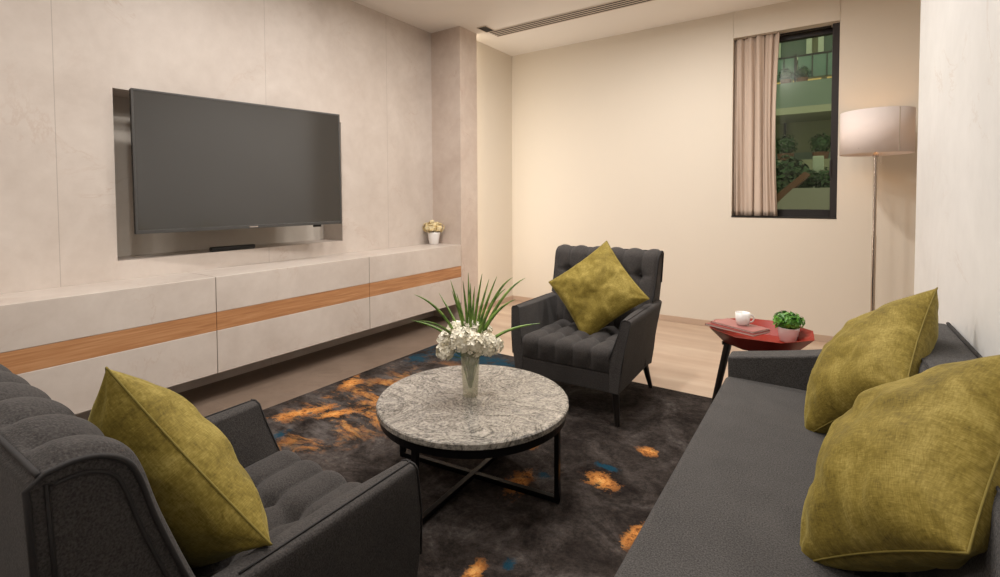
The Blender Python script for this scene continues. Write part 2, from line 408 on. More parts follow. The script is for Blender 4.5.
# black remote / bar on the niche sill
bm = BM(); box(bm, -.15, .15, -.024, .024, 0, .032)
o = tag(obj('remote_control', bm, M['plastic'], bevel=.0105, seg=4), 'slim black remote control lying on the niche sill below the television', 'remote control')
o.location = (XL - .03, 1.80, NZ0 + .0005); o.rotation_euler = (0, 0, R(86))

# ceiling linear diffuser and small grille
vt = thing('ceiling_diffuser', 'long slotted air diffuser set in the ceiling', 'air vent', (-1.85, 4.265, H))
bm = BM(); box(bm, -1.05, 1.05, -.085, .085, -.003, -.0005); obj('slot_backing', bm, M['vent_slot'], vt)
for k in range(5):
    y = -.085 + .0425 * k
    bm = BM(); box(bm, -1.05, 1.05, y - .009, y + .009, -.0045, -.0035); obj('blade', bm, M['vent_white'], vt, bevel=.002, seg=2)
vt.rotation_euler = (0, 0, R(-.6))
gr = thing('ceiling_grille', 'small dark square grille in the ceiling beside the long diffuser', 'air vent', (-2.87, 4.10, H))
bm = BM(); box(bm, -.05, .05, -.08, .08, -.003, -.0005); obj('grille_backing', bm, M['vent_slot'], gr)
bm = BM()
for (a, c, d_, e) in ((-.055, .055, -.085, -.078), (-.055, .055, .078, .085), (-.055, -.048, -.085, .085), (.048, .055, -.085, .085)): box(bm, a, c, d_, e, -.006, -.001)
obj('grille_frame', bm, M['vent_white'], gr)

# ------------------------------------------------------------------ window
win = thing('window_1', 'tall dark-framed window beside the curtain on the far wall', 'window', kind='structure')
del win['category']; del win['label']
yw = YF + .20
bm = BM()
fx = .050
box(bm, WX0, WX0 + fx, yw - .03, yw + .03, WZ0, WZ1); box(bm, WX1 - fx, WX1, yw - .14, yw + .03, WZ0, WZ1)
box(bm, WX0 + fx, WX1 - fx, yw - .03, yw + .03, WZ0, WZ0 + .07); box(bm, WX0 + fx, WX1 - fx, yw - .03, yw + .03, WZ1 - .05, WZ1)
obj('window_frame', bm, M['frame'], win, bevel=.003, seg=2)
bm = BM(); box(bm, WX0 + fx, WX1 - fx, yw - .004, yw + .004, WZ0 + .07, WZ1 - .05); obj('window_pane', bm, M['glass'], win)
bm = BM(); box(bm, WX0, WX1, YF - .004, yw - .03, WZ0 - .004, WZ0 + .006); obj('window_sill', bm, M['frame'], win)
bm = BM(); box(bm, WX1 - fx - .006, WX1 - fx + .008, yw - .155, yw - .135, 1.42, 1.56); obj('handle', bm, M['frame'], win, bevel=.003)

# curtain
bm = BM()
nx, nz = 130, 30; x0, x1 = WX0 + .004, -.375
grid = []
for j in range(nz + 1):
    t = j / nz; z = WZ0 + .012 + t * (WZ1 - WZ0 - .014)
    row = []
    for i in range(nx + 1):
        s = i / nx
        ph = s * 2 * PI * 5.0 + 1.1 * math.sin(5 * s + 1) + .35 * math.sin(2 * t + 9 * s)
        amp = .034 * (.75 + .35 * math.sin(13 * s + 1)) * (1 - .25 * t)
        y = YF + .060 + amp * math.sin(ph) + .008 * math.sin(2.3 * ph + 4 * t)
        x = x0 + (x1 - x0) * s + .012 * math.cos(ph) * (1 - abs(2 * s - 1))
        if s > .6: x += (s - .6) * -.06 * math.sin(PI * t)
        row.append(bm.verts.new((x, y, z)))
    grid.append(row)
for j in range(nz):
    for i in range(nx): bm.faces.new((grid[j][i], grid[j][i + 1], grid[j + 1][i + 1], grid[j + 1][i]))
cu = thing('curtain', 'dusty pink pleated curtain drawn to the side of the window', 'curtain')
obj('curtain_cloth', bm, M['curtain'], cu, smooth=True, solid=.003)
bm = BM(); box(bm, WX0 + .01, WX1 - .06, YF + .10, YF + .12, WZ1 - .014, WZ1 - .001); obj('curtain_track', bm, M['frame'], cu)

# ------------------------------------------------------------------ outside the window
bd = thing('apartment_building', 'green-tinted building with balconies seen through the window', 'building')
Y0 = 11.5
bm = BM(); box(bm, -7, 5, Y0, Y0 + .4, -1, 6.2); obj('facade', bm, M['ext_wall'], bd)
bm = BM(); box(bm, -7, 5, 10.3, Y0, 2.72, 2.84); obj('balcony_slab', bm, M['ext_slab'], bd)
bm = BM(); box(bm, -7, 5, 10.3, 10.42, 2.84, 3.28); obj('parapet', bm, M['ext_green'], bd)
bm = BM(); box(bm, -7, 5, 11.3, 11.5, 4.5, 4.56); obj('cornice', bm, M['ext_slab'], bd)
for k in range(10):
    x = -5 + k * .9
    bm = BM(); box(bm, x, x + .84, 10.9, 10.92, 3.46, 3.86); obj('glass_railing', bm, M['green_glass'], bd)
    bm = BM()
    for q in range(1, 4): box(bm, x + .225 * q - .008, x + .225 * q + .008, 10.885, 10.899, 3.46, 3.86)
    box(bm, x, x + .84, 10.885, 10.925, 3.86, 3.89); obj('railing_rail', bm, M['frame'], bd)
    bm = BM(); box(bm, x + .84, x + .88, 10.88, 10.94, 2.84, 3.92); obj('railing_post', bm, M['frame'], bd)
for k in range(7):
    x = -5.2 + k * 1.25
    bm = BM()
    for (a, c, d_, e) in ((x, x + 1.15, 3.92, 3.98), (x, x + 1.15, 4.34, 4.42), (x, x + .09, 3.98, 4.34), (x + .55, x + .63, 3.98, 4.34), (x + 1.06, x + 1.15, 3.98, 4.34)):
        box(bm, a, c, Y0 - .08, Y0, d_, e)
    wf = obj('facade_window', bm, M['ext_frame'], bd)
    bm = BM(); box(bm, x + .09, x + 1.06, Y0 - .03, Y0 - .01, 3.98, 4.34); obj('facade_pane', bm, M['ext_glass'], wf)
for k in range(14):
    x = -5 + k * .55
    bm = BM(); box(bm, x, x + .46, Y0 - .03, Y0, 3.42, 3.54); obj('lit_window', bm, M['warm'], bd)['label'] = 'warm glowing low window'
for k in range(7):
    x = -4.75 + k * 1.0
    bm = BM(); box(bm, x, x + .04, Y0 - .05, Y0, .5, 2.72); obj('downpipe', bm, M['frame'], bd)
bm = BM(); box(bm, -7, 5, 11.0, Y0, 1.0, 2.08); obj('lower_terrace', bm, M['ext_green'], bd)
def leafball(bm, c, r, n, ls, sq=(1, 1, 1)):
    for _ in range(n):
        d = Vector((random.gauss(0, 1), random.gauss(0, 1), random.gauss(0, 1))).normalized()
        q = r * random.uniform(.55, 1.0); p = Vector((c[0] + d.x * q * sq[0], c[1] + d.y * q * sq[1], c[2] + d.z * q * sq[2]))
        nn = (d + Vector((random.uniform(-.6, .6), random.uniform(-.6, .6), random.uniform(-.2, .9)))).normalized()
        a = nn.orthogonal().normalized(); a.rotate(Matrix.Rotation(random.uniform(0, 6.28), 3, nn)); b2 = nn.cross(a)
        l = ls * random.uniform(.7, 1.3)
        vs = [bm.verts.new(p + a * l), bm.verts.new(p + b2 * l * .45 + nn * l * .12), bm.verts.new(p - a * l), bm.verts.new(p - b2 * l * .45 + nn * l * .12)]
        bm.faces.new(vs)
def shrub(x, y, z, r, label, stem=.0, grp=None):
    t = thing('round_shrub', label, 'shrub', (x, y, z), group=grp)
    rr = r; bm = BM(); ico(bm, (0, 0, r + stem), r * .7, 2, jit=.06); leafball(bm, (0, 0, r + stem), r, 260, r * .22); obj('foliage', bm, M['bush'], t)
    bm = BM(); lathe(bm, [(r * .55, .0), (r * .7, .14)], 16); obj('planter', bm, M['brick'], t)
    bm = BM(); tube(bm, [(0, 0, .1), (0, 0, r * .6 + stem)], .02, 6); obj('stem', bm, M['legwood'], t)
shrub(-.68, 10.7, 2.84 + .44, .13, 'clipped ball shrub on the balcony edge nearest the curtain', .1)
shrub(-.42, 10.7, 2.84 + .44, .13, 'clipped ball shrub on the balcony edge nearer the window frame', .1)
bm = BM(); box(bm, -6, 4, 10.45, 10.9, 2.84, 3.28); o = obj('planter_trough', bm, M['ext_green'], bd)
shrub(-.66, 10.6, 1.9, .20, 'dark round shrub below the balcony slab nearest the curtain', .1)
shrub(-.12, 10.6, 1.9, .19, 'dark round shrub below the balcony slab nearer the window frame', .1)
bm = BM(); box(bm, -6, 4, 10.3, 11.2, .3, 1.9); tag(obj('garden_wall', bm, M['ext_wall']), 'greenish garden wall below the building', 'wall')
bm = BM(); box(bm, -6, 4, 6.2, 12, -.2, .35); tag(obj('garden_ground', bm, M['gravel']), 'pale paved ground outside the window', 'ground', kind='structure')
bm = BM(); prism(bm, [(-1.6, .35), (-1.6, .55), (-.62, 1.10), (-.38, 1.36), (.5, 1.36), (.5, .35)], 'y', 7.6, 8.05)
tag(obj('garden_path', bm, M['gravel']), 'pale sloping garden paving below the hedge', 'path', kind='structure')
bm = BM(); prism(bm, [(-1.6, .56), (-1.6, .66), (-.66, 1.20), (-.26, 1.58), (-.20, 1.54), (-.60, 1.12)], 'y', 7.7, 8.12)
tag(obj('brick_planter', bm, M['brick'], bevel=.004), 'low red-brown brick edging climbing across the garden', 'planter')
bm = BM()
for k in range(26):
    c = (random.uniform(-1.5, -.40), random.uniform(8.2, 8.9), random.uniform(1.1, 1.80))
    leafball(bm, c, .24, 170, .055)
for k in range(10): ico(bm, (random.uniform(-1.4, -.55), 8.5, random.uniform(.6, 1.4)), .25, 2, jit=.1)
for k in range(10): leafball(bm, (random.uniform(-.25, .35), random.uniform(8.3, 8.6), random.uniform(1.3, 1.52)), .16, 120, .045)
tag(obj('hedge', bm, M['bush']), 'leafy dark hedge climbing behind the brick planter', 'hedge')
bm = BM(); box(bm, -.20, -.06, 8.9, 9.1, .35, 1.86); tag(obj('utility_box', bm, M['ext_frame'], bevel=.01), 'small pale cabinet standing in the garden', 'cabinet')

# ------------------------------------------------------------------ rug
bm = BM(); box(bm, -2.72, .30, -1.2, 3.22, .0005, .013)
tag(obj('area_rug', bm, M['rug'], bevel=.004, seg=2), 'dark brown rug with orange and teal patches under the coffee table', 'rug')

# ------------------------------------------------------------------ coffee table
TC = (-1.278, 1.712); TH = .375; TR = .418
ct = thing('coffee_table', 'round coffee table with grey granite top and crossed black metal legs', 'table', (TC[0], TC[1], .013))
th = TH - .013
bm = BM(); lathe(bm, [(TR - .004, th - .028), (TR, th - .024), (TR, th - .005), (TR - .005, th)], 96); obj('tabletop', bm, M['granite'], ct, bevel=.0008, seg=1)
bm = BM()
lathe(bm, [(TR - .012, th - .062), (TR - .012, th - .0282), (TR - .03, th - .0282), (TR - .03, th - .062), (TR - .012, th - .062)], 96, cap0=False, cap1=False)
obj('rim_ring', bm, M['black'], ct)
for k, rz in enumerate((R(6.7), R(93))):
    c, s = math.cos(rz), math.sin(rz)
    for sgn in (-1, 1):
        bm = BM(); box(bm, sgn * .392 - .010, sgn * .392 + .010, -.013, .013, 0 if k == 0 else .0, th - .0285)
        bmesh.ops.rotate(bm, verts=bm.verts, cent=(0, 0, 0), matrix=Matrix.Rotation(rz, 3, 'Z')); obj('leg', bm, M['black'], ct, bevel=.002, seg=2)
    bm = BM(); box(bm, -.402, .402, -.012, .012, .0005 + .001 * k, .0225 + .001 * k)
    bmesh.ops.rotate(bm, verts=bm.verts, cent=(0, 0, 0), matrix=Matrix.Rotation(rz, 3, 'Z')); obj('foot_bar', bm, M['black'], ct, bevel=.002, seg=2)

# vase
VX, VY = -1.295, 1.715
bm = BM(); lathe(bm, [(.030, 0), (.034, .004), (.036, .05), (.040, .12), (.0425, .21), (.0395, .21), (.036, .12), (.031, .02)], 40)
va = tag(obj('glass_vase', bm, M['vase'], smooth=True), 'tall tapered silvery vase on the round coffee table', 'vase'); va.location = (VX, VY, TH + .0005)
bq = thing('flower_bouquet', 'white hydrangea heads with long green grass blades in the vase', 'flowers', (VX, VY, TH + .03))
right = Vector((.8236, .5671, 0)); fwd = Vector((-.567, .8236, 0))
def petal_head(bm, c, r, n, ps):
    ico(bm, c, r * .72, 2)
    for _ in range(n):
        d = Vector((random.gauss(0, 1), random.gauss(0, 1), random.gauss(.25, 1))).normalized()
        p = Vector(c) + d * r * random.uniform(.85, 1.05)
        a = d.orthogonal().normalized(); a.rotate(Matrix.Rotation(random.uniform(0, 6.28), 3, d)); b2 = d.cross(a)
        for q in range(4):
            e = a * math.cos(q * PI / 2) + b2 * math.sin(q * PI / 2); g = d.cross(e)
            l = ps * random.uniform(.8, 1.15)
            o0 = bm.verts.new(p); o1 = bm.verts.new(p + e * l * .6 + g * l * .42 + d * l * .2); o2 = bm.verts.new(p + e * l * 1.05 + d * l * .08); o3 = bm.verts.new(p + e * l * .6 - g * l * .42 + d * l * .2)
            bm.faces.new((o0, o1, o2, o3))
heads = [(-.092, .0, .212, .050), (-.038, -.04, .232, .052), (.022, -.05, .215, .047), (.075, -.02, .205, .046), (.048, .03, .245, .045), (-.06, .05, .24, .045), (.105, .03, .185, .035), (-.11, -.02, .175, .032), (.0, .03, .26, .045)]
for (a, d_, z, r_) in heads:
    c = right * a + fwd * d_; bm = BM(); petal_head(bm, (c.x, c.y, z), r_, 30, .024)
    fh = obj('flower_head', bm, M['petal'], bq)
    bm = BM(); tube(bm, [(c.x * .05, c.y * .05, .005), (c.x * .35, c.y * .35, .14), (c.x, c.y, z - r_ * .5)], .0022, 6); obj('stem', bm, M['grass'], bq)
tips = [(-.245, .27, 0), (-.15, .25, 1), (-.21, .18, -1), (-.09, .325, .5), (-.075, .30, -.4), (-.06, .27, .2), (-.03, .335, 0), (-.01, .36, .6), (.005, .33, -.3), (.02, .30, .3), (.055, .37, -.1),
        (.085, .33, .5), (.12, .355, 0), (.145, .33, -.5), (.19, .345, .2), (.16, .28, .6), (.20, .25, -.2), (.25, .335, .5), (.31, .13, 0), (.17, .22, .1), (-.27, .13, .5), (.10, .24, -.6)]
for (a, hgt, dd) in tips:
    hgt *= .93
    drop = .0
    p0 = Vector((0, 0, .03)); p3 = right * a + fwd * (dd * .13) + Vector((0, 0, .17 + hgt))
    p1 = Vector((0, 0, .24)) + right * a * .12; p2 = right * a * .55 + fwd * dd * .06 + Vector((0, 0, .17 + hgt * (.86 if abs(a) > .15 else .6)))
    n_ = 14; bm = BM(); prev = None
    pts_ = []
    for i in range(n_ + 1):
        t = i / n_; pts_.append((1 - t) ** 3 * p0 + 3 * t * (1 - t) ** 2 * p1 + 3 * t * t * (1 - t) * p2 + t ** 3 * p3)
    side = (fwd * random.uniform(-.5, .5) + right).normalized()
    for i, p in enumerate(pts_):
        t = i / n_; wd = .0062 * math.sin(PI * min(1, .15 + .85 * t) ** 1.2) ** .8 + .0006
        tg = (pts_[min(i + 1, n_)] - pts_[max(i - 1, 0)]).normalized(); s = tg.cross(fwd + right * .3).normalized()
        cur = [bm.verts.new(p + s * wd), bm.verts.new(p + Vector((0, 0, 0)) + fwd * .0015), bm.verts.new(p - s * wd), bm.verts.new(p + fwd * -.0012)]
        if prev:
            for q in range(4): bm.faces.new((prev[q], prev[(q + 1) % 4], cur[(q + 1) % 4], cur[q]))
        prev = cur
    obj('grass_blade', bm, M['grass'], bq, smooth=True)

# ------------------------------------------------------------------ armchairs
def spl(pts, n):
    out = []
    P_ = [Vector((*p, 0)) for p in pts]; P_ = [2 * P_[0] - P_[1]] + P_ + [2 * P_[-1] - P_[-2]]
    segs = len(P_) - 3
    for i in range(n):
        u = i / (n - 1) * segs; k = min(int(u), segs - 1); t = u - k
        a, b_, c, d_ = P_[k:k + 4]
        q = .5 * ((2 * b_) + (-a + c) * t + (2 * a - 5 * b_ + 4 * c - d_) * t * t + (-a + 3 * b_ - 3 * c + d_) * t ** 3)
        out.append((q.x, q.y))
    return out
DEP = .765
def halfw(z): return .325 + .034 * max(0, min(1, (z - .18) / .72))
def make_chair(label, loc, rz):
    t = thing('armchair', label, 'armchair', loc, rz, 'pair of tufted armchairs facing each other')
    # ---- arms
    def yfront(z): return 0.0 if z < .38 else .05 * ((z - .38) / .19)
    def yrear(z): return .62 + .16 * (z - .18) / .72
    for s in (-1, 1):
        prof = [(.318, .18), (.334, .30), (.348, .42), (.364, .53), (.368, .562), (.362, .572), (.330, .576), (.305, .568), (.292, .50), (.278, .41), (.270, .36), (.268, .18)]
        ny = 40; rings = []; bm = BM()
        for j in range(ny + 1):
            f = j / ny; ring = []
            for i, (x, z) in enumerate(prof):
                ya, yb = yfront(z), yrear(z)
                y = ya + (yb - ya) * f
                e = min(1, min(f, 1 - f) / .04); e = math.sqrt(1 - (1 - e) ** 2)
                xx = x
                if 6 <= i <= 10:
                    kf = max(0, 1 - f / .30); xx = x = x + {6: .006, 7: .014, 8: .016, 9: .004, 10: -.004}[i] * kf
                if 7 <= i <= 10:
                                        xx = x - (.009 * (abs(math.sin(PI * f * 3.0)) ** .6) * e if i != 7 else .003)
                zz = z
                ring.append(bm.verts.new((s * xx, y, zz)))
            rings.append(ring)
        for a, c in zip(rings, rings[1:]):
            n_ = len(a)
            for i in range(n_): bm.faces.new((a[i], a[(i + 1) % n_], c[(i + 1) % n_], c[i]))
        bm.faces.new(rings[0]); bm.faces.new(rings[-1])
        arm = obj('arm', bm, M['charcoal'], t, bevel=.006, seg=3, angle=50)
        # piping round the front face of the arm and along the top
        bm = BM(); loop = []
        for i, (x, z) in enumerate(prof):
            x += {6: .006, 7: .014, 8: .016, 9: .004, 10: -.004}.get(i, 0)
            loop.append((s * x, yfront(z) - .001, z))
        tube(bm, loop[1:11], .0028, 8)
        tube(bm, [(s * .348, yfront(.578) + (yrear(.578) - yfront(.578)) * q / 12, .5755) for q in range(9)], .0025, 8)
        obj('piping', bm, M['piping'], arm, smooth=True)
    # ---- seat base rail
    bm = BM(); box(bm, -.272, .272, .004, .62, .18, .285); obj('seat_rail', bm, M['charcoal'], t, bevel=.008)
    # ---- tufted seat
    bm = BM(); nx, ny = 96, 72; g = []
    def prof_seat(f):   # f 0..1 : from front bottom over the rounded edge to the rear
        if f < .16: return (0.004 - .010 * math.sin(PI * f / .16 * .5), .287 + (.09) * f / .16)
        if f < .26:
            a = (f - .16) / .10 * PI / 2; return (.030 - .036 * math.cos(a), .377 + .036 * math.sin(a))
        q = (f - .26) / .74; return (.030 + q * .53, .413 - .012 * q)
    for j in range(ny + 1):
        f = j / ny; y, z = prof_seat(f); row = []
        y2, z2 = prof_seat(min(1, f + .01)); y1, z1 = prof_seat(max(0, f - .01)); tx, tz = y2 - y1, z2 - z1; l = math.hypot(tx, tz) or 1; ny_, nz_ = -tz / l, tx / l
        for i in range(nx + 1):
            u = -1 + 2 * i / nx; x = u * .272
            ch = (u + 1) / 2 * 5
            d = .026 * abs(math.sin(PI * ch)) ** .55
            q = max(0, (f - .22) / .78) * 3.0
            cross = .012 * (1 - abs(math.sin(PI * q)) ** .4) if f > .30 else 0
            bt = 0
            near_v = abs(ch - round(ch)) * .109; near_q = abs(q - round(q)) * .19
            if .3 < ch < 4.7 and .5 < q < 2.6: bt = .022 * math.exp(-(near_v ** 2 + near_q ** 2) / (2 * .020 ** 2))
            k = min(1, f / .10) * (1 if f < .95 else (1 - f) / .05)
            dd = (d - .012 - cross - bt) * k
            row.append(bm.verts.new((x, y + ny_ * dd, z + nz_ * dd)))
        g.append(row)
    for j in range(ny):
        for i in range(nx): bm.faces.new((g[j][i], g[j][i + 1], g[j + 1][i + 1], g[j + 1][i]))
    # closed underside
    bl = [bm.verts.new((-.272, .56, .286)), bm.verts.new((.272, .56, .286))]
    bm.faces.new([g[0][i] for i in range(nx + 1)] + [bl[1], bl[0]])
    bm.faces.new([g[ny][i] for i in range(nx + 1)] + [bl[1], bl[0]])
    bm.faces.new([g[j][0] for j in range(ny + 1)] + [bl[0]]); bm.faces.new([g[j][nx] for j in range(ny + 1)] + [bl[1]])
    obj('seat_cushion', bm, M['charcoal'], t, smooth=True)
    # ---- back with channels running over the top
    fr = spl([(.475, .34), (.505, .45), (.565, .60), (.615, .74), (.640, .825), (.657, .858), (.685, .878), (.715, .885), (DEP - .018, .882)], 90)
    rear = [(DEP, .868), (.755, .68), (.71, .45), (.66, .26), (.62, .18), (.48, .20)]
    loop = fr + rear; nl = len(loop); nu = 132; cols = []
    bm = BM(); NC = 6
    for i in range(nu + 1):
        u = -1 + 2 * i / nu; col = []
        for j, (y, z) in enumerate(loop):
            x = u * halfw(z)
            dd = 0; nY, nZ = 0, 0
            if j < 90:
                a = fr[max(0, j - 1)]; c = fr[min(89, j + 1)]; ty, tz = c[0] - a[0], c[1] - a[1]; l = math.hypot(ty, tz); nY, nZ = -tz / l, ty / l
                ch = (u * .94 + 1) / 2 * NC * 1.0
                roll = abs(math.sin(PI * ch)) ** .6
                k = min(1, j / 8) * min(1, (89 - j) / 10 + .15)
                edge = min(1, (1 - abs(u)) / .05)
                dd = (.028 * roll - .013) * k * edge
                nv = abs(ch - round(ch)) * (2 * halfw(z) / NC)
                for zb in (.735, .575):
                    sft = 0
                    if .4 < ch < NC - .4 and j < 60:
                        dz = (z - zb); dd -= .030 * math.exp(-(nv ** 2 + dz ** 2) / (2 * .019 ** 2)) * k
                        dd -= .007 * math.exp(-dz ** 2 / (2 * .006 ** 2)) * k * edge
            col.append(bm.verts.new((x, y + nY * dd, z + nZ * dd)))
        cols.append(col)
    for a, c in zip(cols, cols[1:]):
        for j in range(nl): bm.faces.new((a[j], a[(j + 1) % nl], c[(j + 1) % nl], c[j]))
    bm.faces.new(cols[0]); bm.faces.new(cols[-1])
    bk = obj('backrest', bm, M['charcoal'], t, smooth=True)
    bk.data.polygons[-1].use_smooth = False; bk.data.polygons[-2].use_smooth = False
    bk.modifiers.new('ws', 'WEIGHTED_NORMAL')
    bm = BM()
    for s in (-1, 1):
        lp = [(s * (halfw(z) + .0015), y, z) for (y, z) in loop if z > .575]
        tube(bm, lp, .0042, 8)
        ins = []
        for j in range(1, nl - 1):
            (y, z) = loop[j]
            if z > .60:
                ty, tz = loop[j + 1][0] - loop[j - 1][0], loop[j + 1][1] - loop[j - 1][1]; l = math.hypot(ty, tz)
                ins.append((s * (halfw(z) + .0008), y + tz / l * .020, z - ty / l * .020))
        tube(bm, ins, .003, 8)
    tube(bm, [(u * halfw(.9) , DEP - .012, .883) for u in [-1 + i / 20 for i in range(41)]], .0042, 8)
    obj('piping', bm, M['piping'], bk, smooth=True)
    # ---- buttons
    for zb in (.735, .575):
        for k in range(1, NC):
            u = (k / NC * 2 - 1) / .94; y = next(p[0] for p in fr if p[1] >= zb); x = u * min(halfw(zb), .30 if zb < .585 else 1)
            bm = BM(); ico(bm, (x, y + .018, zb + .003), .009, 2, (1, .6, 1)); obj('button', bm, M['charcoal_dark'], bk, smooth=True)
    # ---- legs
    for (sx, y0, y1) in ((-1, .05, .03), (1, .05, .03), (-1, .60, .68), (1, .60, .68)):
        bm = BM(); x0 = sx * .285; x1 = sx * .305
        tube(bm, [(x0, y0, .19), ((x0 + x1) / 2, (y0 + y1) / 2, .09), (x1, y1, -.0)], [.021, .017, .013], 12)
        obj('leg', bm, M['legwood'], t, smooth=False, bevel=.001, seg=1)
    return t
FC = make_chair('charcoal tufted armchair by the far wall beyond the coffee table', (-1.225, 2.50, .013), R(1.2))
NCH = make_chair('charcoal tufted armchair seen from behind with its back to the viewer', (-1.205, .925, .013), R(181))

# ------------------------------------------------------------------ cushions
def cushion(label, c, up, side, size, thick, grp=None, seed=0, zipper=False, wr=1.0, name='throw_cushion'):
    up = Vector(up).normalized(); side = Vector(side); side = (side - up * side.dot(up)).normalized()
    ex = (side + up).normalized(); ey = (up - side).normalized(); ez = ex.cross(ey)
    rot = Matrix((ex, ey, ez)).transposed().to_4x4()
    t = thing(name, label, 'cushion', group=grp)
    t.matrix_world = Matrix.Translation(Vector(c)) @ rot
    n = 56; a = size / 2; off = Vector((seed * 7.3, seed * 3.1, seed * 1.7))
    def pos(u, v, s):
        cu = 1 - .085 * (1 - abs(v) ** 2.2) * abs(u) ** 3; cv = 1 - .085 * (1 - abs(u) ** 2.2) * abs(v) ** 3
        x = a * u * (1 - .07 * (1 - v * v)); y = a * v * (1 - .07 * (1 - u * u))
        e = max(0, (1 - abs(u) ** 2.4) * (1 - abs(v) ** 2.4)) ** .56
        z = thick * e
        p = Vector((x, y, 0)) * 9 + off
        fold = noise.noise(Vector((p.x * 1.0, p.y * 1.0, s * 5.0)))
        fold2 = noise.noise(Vector((p.x * 2.3 + 9, p.y * 2.3, s * 5.0)))
        # radial creases from the corners and edges
        ang = math.atan2(abs(v) - 1.0, abs(u) - 1.0) * 7
        cr = math.sin(ang + 2 * fold + seed) * math.exp(-((1 - abs(u)) ** 2 + (1 - abs(v)) ** 2) / .25)
        eu = math.sin(u * 13 + 3 * fold + seed * 2) * math.exp(-(1 - abs(v)) / .22) * (1 - abs(u) ** 6)
        ev = math.sin(v * 11 + 3 * fold2 + seed) * math.exp(-(1 - abs(u)) / .22) * (1 - abs(v) ** 6)
        z += 1.7 * wr * e * (.010 * fold + .005 * fold2 + .007 * cr + .0055 * eu + .0055 * ev)
        return Vector((x, y, s * z))
    bm = BM(); tops = {}; bots = {}
    def warp(k):
        w_ = -1 + 2 * k / n; return math.sin(w_ * PI / 2) * .6 + w_ * .4
    for i in range(n + 1):
        for j in range(n + 1):
            u, v = warp(i), warp(j)
            tops[i, j] = bm.verts.new(pos(u, v, 1))
            if i in (0, n) or j in (0, n): bots[i, j] = tops[i, j]
            else: bots[i, j] = bm.verts.new(pos(u, v, -1))
    for i in range(n):
        for j in range(n):
            bm.faces.new((tops[i, j], tops[i + 1, j], tops[i + 1, j + 1], tops[i, j + 1]))
            bm.faces.new((bots[i, j], bots[i, j + 1], bots[i + 1, j + 1], bots[i + 1, j]))
    ring = [pos(warp(i), -1, 1) for i in range(n)] + [pos(1, warp(i), 1) for i in range(n)] + [pos(warp(n - i), 1, 1) for i in range(n)] + [pos(-1, warp(n - i), 1) for i in range(n)]
    obj('cover', bm, M['olive'], t, smooth=True)
    bm = BM(); tube(bm, ring, .0022, 8, closed=True); obj('seam', bm, M['olive_seam'], t, smooth=True)
    if zipper:
        pp = [pos(1, -.55 + 1.1 * k / 16, 1) * 1.0 for k in range(17)] if zipper == 1 else [pos(-.55 + 1.1 * k / 16, 1, 1) for k in range(17)]
        bm = BM(); tube(bm, [p + Vector((0, 0, .004)) for p in pp], .0024, 6); obj('zipper', bm, simple('zipper_tape', (.38, .24, .12), .5), t, smooth=True)
    return t
cushion('mustard velvet cushion propped as a diamond in the far armchair', (-1.195, 2.90, .668), (.03, .28, .60), (1, .05, .0), .47, .085, seed=1)
cushion('mustard velvet cushion leaning inside the armchair seen from behind', (-1.170, .465, .645), (.06, -.13, .30), (.28, .05, -.07), .455, .105, seed=2)
cushion('mustard velvet sofa cushion nearer the side table', (.120, 2.06, .682), (.29, .11, .44), (.12, -1, 0), .465, .115, seed=3, zipper=2)
cushion('mustard velvet sofa cushion nearest the viewer', (.155, 1.335, .685), (.31, .06, .43), (.0, -1, -.02), .485, .125, seed=4)

# ------------------------------------------------------------------ sofa
sf = thing('sofa', 'long charcoal grey sofa against the pale marble wall', 'sofa', (0, 0, .013))
SY0, SY1 = .30, 2.505
bm = BM(); box(bm, -.345, .35, SY0 + .01, SY1 - .02, .10, .29); obj('base', bm, M['sofa'], sf, bevel=.012)
bm = BM(); box(bm, -.368, .14, SY0 + .11, SY1 - .11, .292, .437)
obj('seat_cushion', bm, M['sofa'], sf, bevel=.022, seg=5)
for (a, c) in ((SY0, SY0 + .108), (SY1 - .108, SY1)):
    pr = spl([(-.362, .518), (-.15, .558), (.03, .598), (.15, .640), (.22, .700)], 20) + [(.25, .735), (.370, .735), (.370, .10), (-.355, .10)]
    bm = BM(); prism(bm, pr, 'y', a, c); ar = obj('arm', bm, M['sofa'], sf, bevel=.010, seg=3, angle=50)
bm = BM(); prism(bm, [(.135, .30), (.155, .44), (.225, .745), (.245, .762), (.374, .762), (.374, .10), (.135, .10)], 'y', SY0 + .06, SY1 - .055)
bk = obj('backrest', bm, M['sofa'], sf, bevel=.014, seg=3, angle=30)
bm = BM(); tube(bm, [(.374, SY0 + .06, .762), (.374, SY1 - .055, .762)], .006, 8); tube(bm, [(.236, SY0 + .075, .757), (.236, SY1 - .07, .757)], .003, 8); obj('piping', bm, M['piping'], bk)
for x in (-.30, .30):
    for y in (SY0 + .08, SY1 - .09):
        bm = BM(); tube(bm, [(x, y, .11), (x, y, 0)], [.022, .016], 12); obj('leg', bm, M['legwood'], sf)

